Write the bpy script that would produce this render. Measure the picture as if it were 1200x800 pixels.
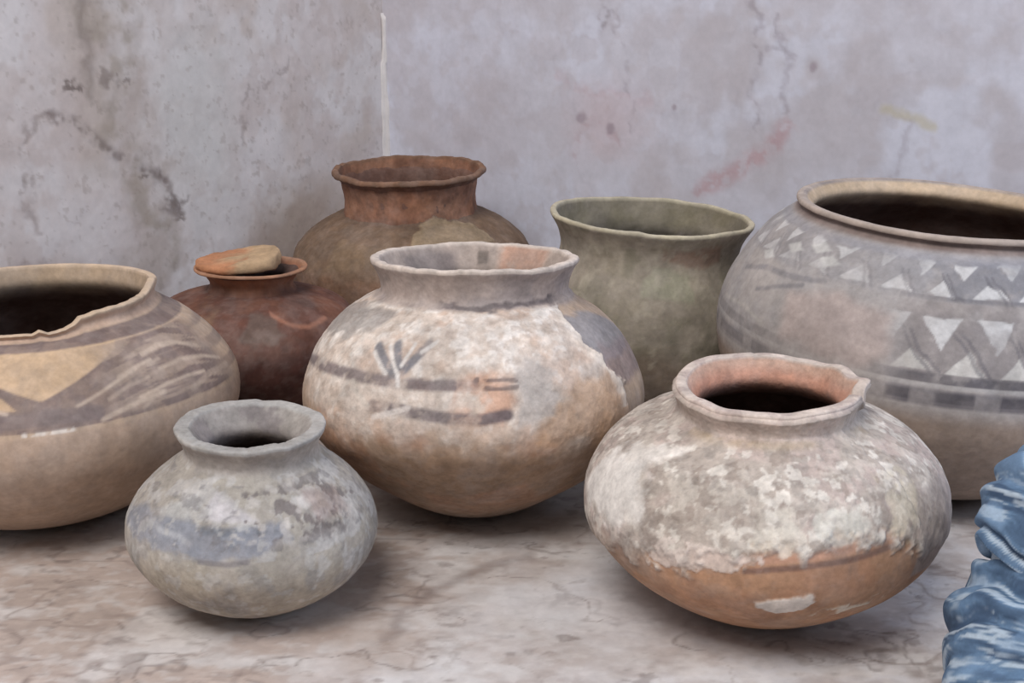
import bpy, math
import numpy as np
from mathutils import Vector, Matrix, Euler

scene = bpy.context.scene
for o in list(bpy.data.objects):
    bpy.data.objects.remove(o, do_unlink=True)
COL = scene.collection

# ------------------------------------------------------------------ camera
cam_data = bpy.data.cameras.new('camera')
cam_data.sensor_width = 36.0
cam_data.lens = 45.0
cam_data.clip_start = .02
cam = bpy.data.objects.new('camera', cam_data)
cam.location = (0, 0, .5)
cam.rotation_euler = (math.radians(90 - 16), 0, 0)
COL.objects.link(cam)
scene.camera = cam

# ------------------------------------------------------------------ light
world = bpy.data.worlds.new('daylight')
scene.world = world
world.use_nodes = True
bg = world.node_tree.nodes['Background']
bg.inputs[0].default_value = (.90, .92, 1.0, 1)
bg.inputs[1].default_value = .33

def area_light(name, loc, target, sx, sy, power, color):
    d = bpy.data.lights.new(name, 'AREA')
    d.shape = 'RECTANGLE'
    d.size, d.size_y = sx, sy
    d.energy = power
    d.color = color
    o = bpy.data.objects.new(name, d)
    o.location = loc
    o.rotation_euler = (Vector(target) - Vector(loc)).to_track_quat('-Z', 'Y').to_euler()
    COL.objects.link(o)
    return o

area_light('window_daylight', (-.7, -.6, 2.6), (.0, 1.3, .1), 1.5, 1.2, 86, (1.0, .972, .955))
area_light('side_window_daylight', (2.0, .35, 1.4), (.45, 1.5, .3), 1.0, 1.2, 27, (.60, .75, 1.0))

scene.view_settings.view_transform = 'Standard'
scene.view_settings.look = 'None'
scene.view_settings.gamma = 1.0
scene.view_settings.use_curve_mapping = False
scene.view_settings.exposure = -0.16

# ------------------------------------------------------------------ helpers
def srgb(r, g, b):
    c = np.array([r, g, b], float) / 255.0
    return np.where(c <= .04045, c / 12.92, ((c + .055) / 1.055) ** 2.4)

def _hash(ix, iy, iz, seed):
    h = (ix.astype(np.int64) * 374761393 + iy.astype(np.int64) * 668265263 + iz.astype(np.int64) * 2147483647 + seed * 1274126177) & 0xffffffff
    h = ((h ^ (h >> 13)) * 1274126177) & 0xffffffff
    h = ((h ^ (h >> 16)) * 2246822519) & 0xffffffff
    return ((h ^ (h >> 15)) & 0xffff) / 65535.0

def vnoise(p, scale, seed=0):
    q = p * scale
    i = np.floor(q).astype(np.int64)
    f = q - i
    f = f * f * f * (f * (f * 6 - 15) + 10)
    out = 0
    for dx in (0, 1):
        wx = f[..., 0] if dx else 1 - f[..., 0]
        for dy in (0, 1):
            wy = f[..., 1] if dy else 1 - f[..., 1]
            for dz in (0, 1):
                wz = f[..., 2] if dz else 1 - f[..., 2]
                out = out + wx * wy * wz * _hash(i[..., 0] + dx, i[..., 1] + dy, i[..., 2] + dz, seed)
    return out

def fbm(p, scale, octaves=4, seed=0, gain=.55):
    a, t, s = 1.0, 0.0, 0.0
    for k in range(octaves):
        s = s + a * vnoise(p, scale * 2.03 ** k, seed + 17 * k)
        t += a
        a *= gain
    return s / t

def sstep(a, b, x):
    t = np.clip((x - a) / (b - a), 0, 1)
    return t * t * (3 - 2 * t)

def seg_dist(x, y, pts):
    d = np.full(x.shape, 1e9)
    for (ax, ay), (bx, by) in zip(pts[:-1], pts[1:]):
        vx, vy = bx - ax, by - ay
        t = np.clip(((x - ax) * vx + (y - ay) * vy) / (vx * vx + vy * vy + 1e-12), 0, 1)
        d = np.minimum(d, np.hypot(x - ax - t * vx, y - ay - t * vy))
    return d

def poly_sd(x, y, pts):
    """signed distance to a polygon, negative inside"""
    d = seg_dist(x, y, list(pts) + [pts[0]])
    inside = np.zeros(x.shape, bool)
    n = len(pts)
    for i in range(n):
        (ax, ay), (bx, by) = pts[i], pts[(i + 1) % n]
        c = ((ay > y) != (by > y))
        with np.errstate(divide='ignore', invalid='ignore'):
            xi = (bx - ax) * (y - ay) / ((by - ay) if by != ay else 1e-9) + ax
        inside ^= c & (x < xi)
    return np.where(inside, -d, d)

def tag(o, label=None, cat=None, group=None, kind=None):
    if label: o['label'] = label
    if cat: o['category'] = cat
    if group: o['group'] = group
    if kind: o['kind'] = kind
    return o

def empty(name, loc, rot=(0, 0, 0)):
    o = bpy.data.objects.new(name, None)
    o.empty_display_size = .05
    o.location = loc
    o.rotation_euler = rot
    COL.objects.link(o)
    return o

def grid_mesh(name, P, faces, color=None, crust=None, normals=None):
    me = bpy.data.meshes.new(name)
    nv, nf = len(P), len(faces)
    me.vertices.add(nv)
    me.vertices.foreach_set('co', np.ascontiguousarray(P, np.float32).ravel())
    me.loops.add(nf * 4)
    me.loops.foreach_set('vertex_index', np.ascontiguousarray(faces, np.int32).ravel())
    me.polygons.add(nf)
    me.polygons.foreach_set('loop_start', np.arange(0, nf * 4, 4, dtype=np.int32))
    me.polygons.foreach_set('use_smooth', np.ones(nf, bool))
    me.update(calc_edges=True)
    if color is not None:
        a = me.attributes.new('paint', 'FLOAT_COLOR', 'POINT')
        c4 = np.ones((nv, 4), np.float32)
        c4[:, :3] = color
        a.data.foreach_set('color', c4.ravel())
    if crust is not None:
        a = me.attributes.new('crust', 'FLOAT', 'POINT')
        a.data.foreach_set('value', np.ascontiguousarray(crust, np.float32))
    if normals is not None:
        me.normals_split_custom_set_from_vertices(np.ascontiguousarray(normals, np.float32))
    return me

def add_obj(name, me, mat, parent=None):
    o = bpy.data.objects.new(name, me)
    if mat is not None:
        me.materials.clear()
        me.materials.append(mat)
    COL.objects.link(o)
    if parent is not None:
        o.parent = parent
    return o

def painted_material(name, rough=.85, grain=220.0, grain_amt=.18, bump=.25, bump_dist=.0012, coat=0.0, spec=.3):
    """procedural surface: painted pigment layer x two scales of mineral grain, with relief"""
    m = bpy.data.materials.new(name)
    m.use_nodes = True
    nt = m.node_tree
    N, L = nt.nodes, nt.links
    b = N['Principled BSDF']
    b.inputs['Roughness'].default_value = rough
    b.inputs['Specular IOR Level'].default_value = spec
    att = N.new('ShaderNodeAttribute'); att.attribute_name = 'paint'
    cr = N.new('ShaderNodeAttribute'); cr.attribute_name = 'crust'
    tc = N.new('ShaderNodeTexCoord')
    n1 = N.new('ShaderNodeTexNoise'); n1.inputs['Scale'].default_value = grain; n1.inputs['Detail'].default_value = 4; n1.inputs['Roughness'].default_value = .6
    n2 = N.new('ShaderNodeTexNoise'); n2.inputs['Scale'].default_value = grain * .3; n2.inputs['Detail'].default_value = 3
    L.new(tc.outputs['Object'], n1.inputs['Vector']); L.new(tc.outputs['Object'], n2.inputs['Vector'])
    ad = N.new('ShaderNodeMath'); ad.operation = 'ADD'
    L.new(n1.outputs['Fac'], ad.inputs[0]); L.new(n2.outputs['Fac'], ad.inputs[1])
    mr = N.new('ShaderNodeMapRange')
    mr.inputs['From Min'].default_value = .7; mr.inputs['From Max'].default_value = 1.3
    mr.inputs['To Min'].default_value = 1 - grain_amt; mr.inputs['To Max'].default_value = 1 + grain_amt
    L.new(ad.outputs[0], mr.inputs['Value'])
    mx = N.new('ShaderNodeMix'); mx.data_type = 'RGBA'; mx.blend_type = 'MULTIPLY'; mx.inputs['Factor'].default_value = 1
    L.new(att.outputs['Color'], mx.inputs['A']); L.new(mr.outputs['Result'], mx.inputs['B'])
    L.new(mx.outputs['Result'], b.inputs['Base Color'])
    bp = N.new('ShaderNodeBump'); bp.inputs['Distance'].default_value = bump_dist
    ms = N.new('ShaderNodeMath'); ms.operation = 'MULTIPLY_ADD'
    ms.inputs[1].default_value = bump * 1.6; ms.inputs[2].default_value = bump
    L.new(cr.outputs['Fac'], ms.inputs[0]); L.new(ms.outputs[0], bp.inputs['Strength'])
    L.new(ad.outputs[0], bp.inputs['Height']); L.new(bp.outputs['Normal'], b.inputs['Normal'])
    return m

class Paint:
    """layers of pigment on a set of points"""
    def __init__(s, n, base):
        s.c = np.tile(base, (n, 1)).astype(float)
        s.crust = np.zeros(n)
        s.h = np.zeros(n)
    def mix(s, mask, col, k=1.0):
        m = np.clip(mask * k, 0, 1)[:, None]
        s.c = s.c * (1 - m) + np.asarray(col) * m
    def dust(s, mask, col, k):
        s.mix(mask, col, k)
    def mul(s, f):
        s.c = s.c * np.asarray(f)[:, None]

# ------------------------------------------------------------------ setting: floor, two marble walls, corner joint
CORNER = np.array([-.196, 2.0])
ANG = math.radians(35)
DIR_L = np.array([-math.sin(ANG), -math.cos(ANG)])
DIR_R = np.array([math.cos(ANG), -math.sin(ANG)])

def sheet(us, vs, fn):
    U, V = np.meshgrid(us, vs)
    P = fn(U.ravel(), V.ravel())
    nu, nv = len(us), len(vs)
    i = (np.arange(nv - 1)[:, None] * nu + np.arange(nu - 1)[None, :]).ravel()
    F = np.stack([i, i + 1, i + 1 + nu, i + nu], 1)
    return U.ravel(), V.ravel(), P, F

def slab(name, us, vs, fn, nrm, thick, paint_fn, mat):
    """a slab: finely divided painted face plus a plain back and edges"""
    U, V, P, F = sheet(us, vs, fn)
    pt = paint_fn(U, V, P)
    nu, nv = len(us), len(vs)
    n = np.array(nrm, float)
    P = P + n * pt.h[:, None]
    c = [0, nu - 1, nu * nv - 1, nu * (nv - 1)]
    back = P[c] - n * thick
    B = len(P)
    edges = [[c[0], B, B + 1, c[1]], [c[1], B + 1, B + 2, c[2]], [c[2], B + 2, B + 3, c[3]], [c[3], B + 3, B, c[0]], [B, B + 3, B + 2, B + 1]]
    Pa = np.vstack([P, back])
    col = np.vstack([pt.c, pt.c[c]])
    cr = np.concatenate([pt.crust, np.zeros(4)])
    me = grid_mesh(name, Pa, np.vstack([F, np.array(edges)]), col, cr)
    sm = np.ones(len(me.polygons), bool); sm[-5:] = False
    me.polygons.foreach_set('use_smooth', sm)
    return tag(add_obj(name, me, mat), kind='structure')

MAT_WALL = painted_material('old_marble_wall', rough=.6, grain=120, grain_amt=.06, bump=.12, bump_dist=.001, spec=.25)
MAT_FLOOR = painted_material('worn_marble_floor', rough=.62, grain=110, grain_amt=.09, bump=.2, bump_dist=.0012, spec=.25)

def vein(p, scale, seed, width):
    """thin natural vein lines: ridges of a warped noise"""
    w = np.stack([fbm(p, scale * 1.7, 3, seed + 50), fbm(p, scale * 1.7, 3, seed + 90), fbm(p, scale * 1.7, 3, seed + 130)], -1) - .5
    v = fbm(p + w * (.55 / scale), scale, 3, seed) - .5
    return 1 - sstep(0, width, np.abs(v))

def wall_left_paint(U, V, P):
    pt = Paint(len(U), srgb(209, 200, 197))
    big = fbm(P, 7, 4, 3)
    pt.mix(sstep(.48, .66, big), srgb(196, 183, 174), .8)
    pt.mix(sstep(.50, .66, fbm(P, 9, 4, 12)), srgb(218, 213, 212), .8)
    pt.mix(sstep(.50, .62, fbm(P, 26, 4, 24)), srgb(189, 174, 167), .35)
    j = (fbm(P, 22, 4, 40) - .5) * .07
    # pale worn area, brown damp streak running down, pale area low left
    pt.mix(sstep(.05, -.03, np.hypot((U - .375) / 1.0, (V - .33) / 1.9) - .05 + j), srgb(207, 205, 202), .8)
    sd = poly_sd(U + j * 1.8 + (fbm(P, 60, 3, 44) - .5) * .04, V, [(.545, .50), (.54, .38), (.51, .30), (.50, .24), (.51, .10), (.44, .10), (.425, .22), (.45, .30), (.455, .36), (.46, .50)])
    pt.mix(sstep(.03, -.03, sd) * (.45 + .55 * sstep(.36, .6, fbm(P, 30, 4, 46))), srgb(163, 151, 138), .75)
    pt.mix(sstep(.012, -.01, seg_dist(U + j * .6, V, [(.528, .50), (.545, .40), (.548, .36)]) - .004), srgb(123, 111, 102), .6)
    pt.mix(sstep(.04, -.03, np.hypot((U - .56) / .9, V - .20) - .05 + j), srgb(218, 213, 212), .75)
    pt.mix(sstep(.03, -.02, np.hypot((U - .63), (V - .15) / .6) - .05 + j), srgb(165, 150, 143), .45)
    jj = (fbm(P, 45, 4, 60) - .5) * .055
    def crack(pts, w, k, col=(104, 92, 88)):
        s = seg_dist(U + jj, V + jj * .8, pts)
        d = sstep(w * 1.5, 0, s) * (.15 + .85 * sstep(.42, .60, fbm(P, 60, 3, 77)))
        pt.mix(d, srgb(*[c * 1.1 for c in col]), k * .85)
        pt.h[:] -= d * .0003
    crack([(.60, .345), (.575, .335), (.555, .322), (.52, .292), (.505, .28), (.455, .26), (.448, .258)], .008, .75)
    crack([(.60, .345), (.62, .33), (.641, .311), (.642, .252), (.63, .21)], .008, .55, (124, 111, 106))
    crack([(.452, .258), (.435, .235), (.431, .218), (.42, .205)], .010, .7)
    crack([(.45, .215), (.43, .205), (.40, .215)], .007, .7)
    crack([(.20, .38), (.25, .36), (.29, .33), (.297, .30), (.30, .262)], .006, .5, (128, 116, 112))
    crack([(.66, .16), (.63, .17), (.58, .19), (.55, .205)], .008, .4, (128, 112, 106))
    for u, v, ru, rv, k in ((.563, .369, .016, .006, .8), (.512, .375, .013, .013, .55), (.49, .378, .007, .006, .6), (.432, .222, .011, .010, .6), (.42, .198, .014, .005, .65), (.478, .262, .008, .006, .7)):
        pt.mix(sstep(1.3, .5, np.hypot((U - u + jj) / ru, (V - v + jj) / rv)), srgb(114, 101, 95), k)
    pt.mix(vein(P, 9, 200, .02), srgb(165, 150, 145), .10)
    pt.mix(sstep(.66, .74, fbm(P, 120, 3, 91)), srgb(154, 141, 132), .3)
    pt.h += (fbm(P, 30, 3, 5) - .5) * .0012
    return pt

def wall_right_paint(U, V, P):
    pt = Paint(len(U), srgb(202, 198, 202))
    pt.mix(sstep(.46, .66, fbm(P, 6, 4, 303)), srgb(191, 184, 185), .8)
    pt.mix(sstep(.5, .66, fbm(P, 10, 4, 312)), srgb(211, 210, 217), .8)
    pt.mix(sstep(.5, .62, fbm(P, 30, 4, 324)), srgb(189, 180, 180), .35)
    j = (fbm(P, 45, 4, 360) - .5) * .035
    pt.mix(sstep(.06, -.03, np.hypot((U - .40) / 1.2, V - .31) - .03 + j), srgb(202, 176, 174), .45)
    pt.mix(sstep(.08, -.06, np.hypot((U - .17), (V - .30) / 1.6) - .06 + j), srgb(180, 167, 165), .35)
    def crack(pts, w, k, col=(128, 116, 120)):
        d = sstep(w * 1.4, 0, seg_dist(U + j * .9, V + j * .8, pts)) * (.15 + .85 * sstep(.40, .58, fbm(P, 60, 3, 377)))
        pt.mix(d, srgb(*[c * 1.1 for c in col]), k * .7)
        pt.h[:] -= d * .0002
    crack([(.388, .50), (.391, .435)], .006, .7, (120, 108, 110))
    crack([(.40, .45), (.427, .41), (.432, .355), (.44, .30)], .005, .4)
    crack([(.605, .50), (.619, .41), (.612, .36), (.618, .31)], .006, .6)
    crack([(.64, .45), (.653, .41), (.655, .36), (.652, .31)], .006, .55)
    crack([(.615, .415), (.64, .41), (.66, .40)], .006, .4)
    crack([(.815, .33), (.812, .30), (.80, .265), (.77, .25)], .005, .4)
    crack([(.34, .25), (.36, .30), (.40, .30), (.42, .28)], .007, .45, (158, 124, 124))
    crack([(.32, .37), (.36, .345), (.42, .345), (.46, .33)], .010, .35, (176, 146, 146))
    # pink mineral vein and an ochre streak
    s = seg_dist(U + j, V + j, [(.655, .31), (.64, .285), (.603, .262), (.58, .245), (.555, .232)])
    pt.mix(sstep(.020, .002, s) * (.35 + .65 * sstep(.40, .56, fbm(P, 70, 3, 391))), srgb(186, 152, 152), .7)
    s = seg_dist(U + j * .4, V + j * .4, [(.783, .344), (.81, .338), (.845, .328)])
    pt.mix(sstep(.010, .0, s), srgb(194, 183, 150), .6)
    for u, v, r in ((.358, .31, .008), (.404, .297, .008), (.69, .39, .006), (.50, .33, .004)):
        pt.mix(sstep(1.3, .5, np.hypot(U - u + j * .3, V - v + j * .3) / r), srgb(150, 132, 138), .6)
    pt.mix(vein(P, 8, 500, .018), srgb(165, 154, 161), .10)
    pt.c *= np.array([.955, .985, 1.05])
    pt.h += (fbm(P, 30, 3, 305) - .5) * .001
    return pt

def floor_paint(U, V, P):
    pt = Paint(len(U), srgb(202, 191, 182))
    S = np.array([1, 1.5, 1])
    cl = fbm(P, 7, 3, 700) - .5
    side = sstep(-.16, .12, P[:, 0] - (P[:, 1] - .95) * .25 + cl * .3)
    pt.mix(1 - side, srgb(190, 171, 159), .9)
    pt.mix(side, srgb(212, 208, 208), .9)
    # cloudy marbling
    pt.mix(sstep(.42, .66, fbm(P * S, 11, 5, 703)), srgb(176, 160, 149), .6 )
    pt.mix(sstep(.46, .66, fbm(P * S, 17, 5, 711)), srgb(222, 217, 213), .6)
    pt.mix(sstep(.46, .70, fbm(P * S, 36, 5, 721)), srgb(166, 150, 141), .38)
    pt.mix(sstep(.50, .70, fbm(P * S, 80, 4, 725)), srgb(212, 204, 198), .45)
    br = sstep(.38, .6, fbm(P, 20, 3, 731))
    pt.mix(vein(P * S, 8, 741, .024) * br, srgb(140, 124, 116), .55)
    pt.mix(vein(P * S, 15, 781, .02) * (1 - br * .5), srgb(150, 136, 128), .35)
    pt.mix(sstep(.60, .76, fbm(P * S, 70, 4, 791)) * br, srgb(124, 110, 104), .5)
    j = (fbm(P, 25, 4, 801) - .5) * .12
    pt.mix(sstep(.05, -.04, np.hypot((P[:, 0] + .12), (P[:, 1] - .94) * .8) - .05 + j), srgb(170, 149, 134), .65)
    pt.mix(sstep(.012, 0, seg_dist(P[:, 0] + j * .4, P[:, 1] + j * .4, [(-.10, .90), (-.08, .925), (-.075, .97), (-.05, 1.0), (-.02, 1.03), (.02, 1.05)])), srgb(126, 110, 103), .5)
    # pale area between the pots
    pt.mix(sstep(.05, -.05, np.hypot((P[:, 0] - .06) * .8, (P[:, 1] - .95)) - .07 + j), srgb(218, 215, 216), .5)
    # floor colour darkens further in, among the bases
    pt.mix(sstep(1.06, 1.22, P[:, 1] + j * .8), srgb(150, 137, 128), .6)
    pt.mix(vein(P * S, 11, 851, .02) * sstep(.42, .56, fbm(P, 24, 3, 853)), srgb(120, 106, 100), .55)
    pt.c *= np.array([.92, .93, .945])
    pt.h += (fbm(P, 25, 4, 805) - .5) * .0016
    return pt

def build_setting():
    # denser where the picture looks
    us = np.concatenate([np.linspace(0, .72, 330), np.linspace(.76, 1.7, 24)])
    vs = np.concatenate([np.linspace(-.02, .09, 8), np.linspace(.1, .5, 200), np.linspace(.53, 1.5, 30)])
    nL = np.array([math.cos(ANG), -math.sin(ANG), 0.])
    slab('wall_left', us, vs, lambda u, v: np.stack([CORNER[0] + DIR_L[0] * u, CORNER[1] + DIR_L[1] * u, v], 1), nL, .04, wall_left_paint, MAT_WALL)
    us = np.concatenate([np.linspace(0, .98, 420), np.linspace(1.02, 2.2, 30)])[::-1]
    nR = np.array([-math.sin(ANG), -math.cos(ANG), 0.])
    slab('wall_right', us, vs, lambda u, v: np.stack([CORNER[0] + DIR_R[0] * u, CORNER[1] + DIR_R[1] * u, v], 1), nR, .04, wall_right_paint, MAT_WALL)
    xs = np.concatenate([np.linspace(-1.25, -.52, 24), np.linspace(-.5, .56, 460), np.linspace(.58, 1.75, 30)])
    ys = np.concatenate([np.linspace(-.6, .78, 30), np.linspace(.8, 1.3, 240), np.linspace(1.32, 2.02, 30)])
    slab('floor', xs, ys, lambda u, v: np.stack([u, v, np.full(u.shape, -.0012)], 1), np.array([0, 0, 1.]), .05, floor_paint, MAT_FLOOR)
    # pale mortar bead filling the corner joint, ending a little below the top of the view
    rng = np.random.default_rng(4)
    zs = np.linspace(.0, .444, 120)
    na = 9
    out = np.array([nL[0] + nR[0], nL[1] + nR[1]]); out /= np.linalg.norm(out)
    tan = np.array([-out[1], out[0]])
    pts = []
    for k, z in enumerate(zs):
        p3 = np.array([[0, 0, z]])
        w = .0046 + .002 * (vnoise(p3, 40, 9)[0] - .5) + .0025 * sstep(.36, .3, z)
        off = .004 * (vnoise(p3, 14, 3)[0] - .5) - (.002 if z < .37 else -.001)
        dep = .0052 * (1 if z < .436 else max(.2, (.444 - z) / .008))
        for a in np.linspace(-1, 1, na):
            d = dep * math.cos(a * 1.45) + abs(a) * w * .65
            q = CORNER + out * d + tan * (a * w + off)
            pts.append((q[0], q[1], z))
    P = np.array(pts)
    i = (np.arange(len(zs) - 1)[:, None] * na + np.arange(na - 1)[None, :]).ravel()
    F = np.stack([i, i + na, i + 1 + na, i + 1], 1)
    t = len(P)
    # cap on top
    P = np.vstack([P, [[CORNER[0], CORNER[1], .446]]])
    cap = np.array([[t, (len(zs) - 1) * na + k, (len(zs) - 1) * na + k + 1, t] for k in range(0)], int).reshape(0, 4)
    col = np.tile(srgb(212, 206, 203), (len(P), 1)) * (1 + .25 * (fbm(P, 60, 3, 8) - .5))[:, None]
    me = grid_mesh('trim_1', P, np.vstack([F, cap]), col, np.zeros(len(P)))
    tag(add_obj('trim_1', me, MAT_WALL), kind='structure')

build_setting()

# --- POTS DATA (metres; profile = outer radius, height; from base to lip)
POTS = {
 'center': dict(loc=(-.036, 1.162), rx=-4.0, ry=.3, thick=.010, mouth=.078, base=.046,
   prof=[(.046,0),(.068,.0095),(.092,.024),(.122,.0438),(.1456,.068),(.160,.0924),(.163,.1168),(.156,.141),(.1425,.1654),(.120,.189),(.096,.204),(.0885,.212),(.0885,.220),(.0925,.231),(.097,.238)], top=.2425, neck_row=.204, lip_row=.229),
 'small': dict(loc=(-.2125, .970), rx=.5, ry=1.2, thick=.014, mouth=.036, base=.03,
   prof=[(.030,0),(.046,.004),(.063,.0135),(.081,.027),(.094,.043),(.1005,.058),(.1005,.0735),(.094,.09),(.081,.106),(.066,.119),(.0565,.127),(.0535,.132),(.055,.140),(.060,.1485)], top=.1525, neck_row=.122, lip_row=.139),
 'front': dict(loc=(.2065, .966), rx=2.5, ry=-1.6, thick=.011, mouth=.0555, base=.043,
   prof=[(.043,0),(.063,.0066),(.083,.018),(.104,.033),(.125,.052),(.139,.072),(.143,.0911),(.140,.110),(.130,.128),(.112,.145),(.089,.156),(.074,.163),(.0680,.169),(.0680,.175),(.0705,.182),(.0725,.186)], top=.190, neck_row=.161, lip_row=.174),
 'right': dict(loc=(.417, 1.262), rx=1.8, ry=3.2, thick=.011, mouth=.131, base=.09,
   prof=[(.075,0),(.110,.009),(.146,.027),(.176,.050),(.195,.078),(.208,.108),(.214,.145),(.210,.174),(.194,.210),(.171,.243),(.153,.2585),(.1435,.2655),(.143,.269)], top=.2745, neck_row=.2565, lip_row=.264, lipr=.1485),
 'left': dict(loc=(-.452, 1.170), rx=-1.5, ry=-1.0, thick=.009, mouth=.106, base=.072,
   prof=[(.072,0),(.095,.0075),(.118,.020),(.1425,.038),(.164,.059),(.1805,.082),(.187,.107),(.184,.13),(.169,.1546),(.145,.178),(.126,.190),(.1155,.1975),(.1135,.203),(.116,.210)], top=.2145, neck_row=.188, lip_row=.207),
 'green': dict(loc=(.150, 1.480), rx=.8, ry=3.4, thick=.008, mouth=.102, base=.06,
   prof=[(.060,0),(.082,.009),(.100,.026),(.114,.050),(.122,.080),(.1245,.110),(.120,.140),(.112,.160),(.1055,.175),(.1035,.188),(.106,.202),(.112,.214),(.117,.222)], top=.2265, neck_row=.160, lip_row=.217),
 'red': dict(loc=(-.308, 1.470), rx=0, ry=.5, thick=.008, mouth=.048, base=.05,
   prof=[(.050,0),(.075,.010),(.098,.028),(.116,.052),(.124,.078),(.1235,.098),(.113,.118),(.092,.131),(.066,.139),(.048,.144),(.0435,.149),(.0435,.154),(.0505,.161),(.0615,.1665)], top=.170, neck_row=.139, lip_row=.160, lipr=.065),
 'jar': dict(loc=(-.135, 1.720), rx=2.0, ry=-.6, thick=.010, mouth=.088, base=.07,
   prof=[(.070,0),(.098,.012),(.126,.034),(.148,.062),(.161,.095),(.163,.125),(.154,.1475),(.133,.168),(.107,.183),(.090,.191),(.0875,.200),(.0875,.218),(.0905,.232),(.098,.241)], top=.2485, neck_row=.186, lip_row=.230, lipr=.102),
}
# ------------------------------------------------------------------ pots
def spline(pts, step):
    """dense centripetal curve through profile points"""
    pts = np.array(pts, float)
    d = np.concatenate([[0], np.cumsum(np.hypot(*np.diff(pts, axis=0).T) ** .5)])
    m = np.gradient(pts, d, axis=0)
    t = np.linspace(0, d[-1], 2000)
    i = np.clip(np.searchsorted(d, t) - 1, 0, len(d) - 2)
    h = (d[i + 1] - d[i])[:, None]
    u = ((t - d[i]) / h[:, 0])[:, None]
    c = (2*u**3-3*u**2+1)*pts[i] + (u**3-2*u*u+u)*h*m[i] + (-2*u**3+3*u*u)*pts[i+1] + (u**3-u*u)*h*m[i+1]
    s = np.concatenate([[0], np.cumsum(np.hypot(*np.diff(c, axis=0).T))])
    n = max(4, int(s[-1] / step))
    q = np.linspace(0, s[-1], n)
    return np.stack([np.interp(q, s, c[:, 0]), np.interp(q, s, c[:, 1])], 1)

def pot_profile(p, step):
    outer = list(p['prof'])
    lipr = p.get('lipr', outer[-1][0])
    top, th, mouth = p['top'], p['thick'], p['mouth']
    lipz = outer[-1][1]
    lip_in = lipr - th * .8
    o = spline([(0.001, .0006), (outer[0][0] * .6, .0002)] + outer, step)
    # rounded lip
    cz = (top + lipz) / 2 + (top - lipz) * .1
    rl = top - cz
    lip = [(lipr, lipz + rl * .2), (lipr + rl * .25, cz), (lipr - rl * .2, top - rl * .25), (lipr - th * .35, top), (lip_in, top - rl * .4)]
    lip = spline([tuple(o[-1])] + lip, step * .6)[1:]
    inner_pts = [tuple(lip[-1]), (max(mouth, lip_in * .5 + mouth * .5), top - (top - p['neck_row']) * .3), (mouth, p['neck_row'] + (top - p['neck_row']) * .35)]
    zz = [z for z in np.linspace(p['neck_row'] * .97, .012, 9)]
    po = np.array(outer)
    for z in zz:
        inner_pts.append((max(np.interp(z, po[:, 1], po[:, 0]) - th * 1.1, .02), z + .001))
    inner_pts[-9] = (inner_pts[-9][0] * .5 + mouth * .5, inner_pts[-9][1])
    inner_pts.append((.001, .010))
    inn = spline(inner_pts, step * 2.2)[1:]
    prof = np.vstack([o, lip, inn])
    kind = np.array([0] * len(o) + [1] * len(lip) + [2] * len(inn))     # outside, lip, inside
    return prof, kind

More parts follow.
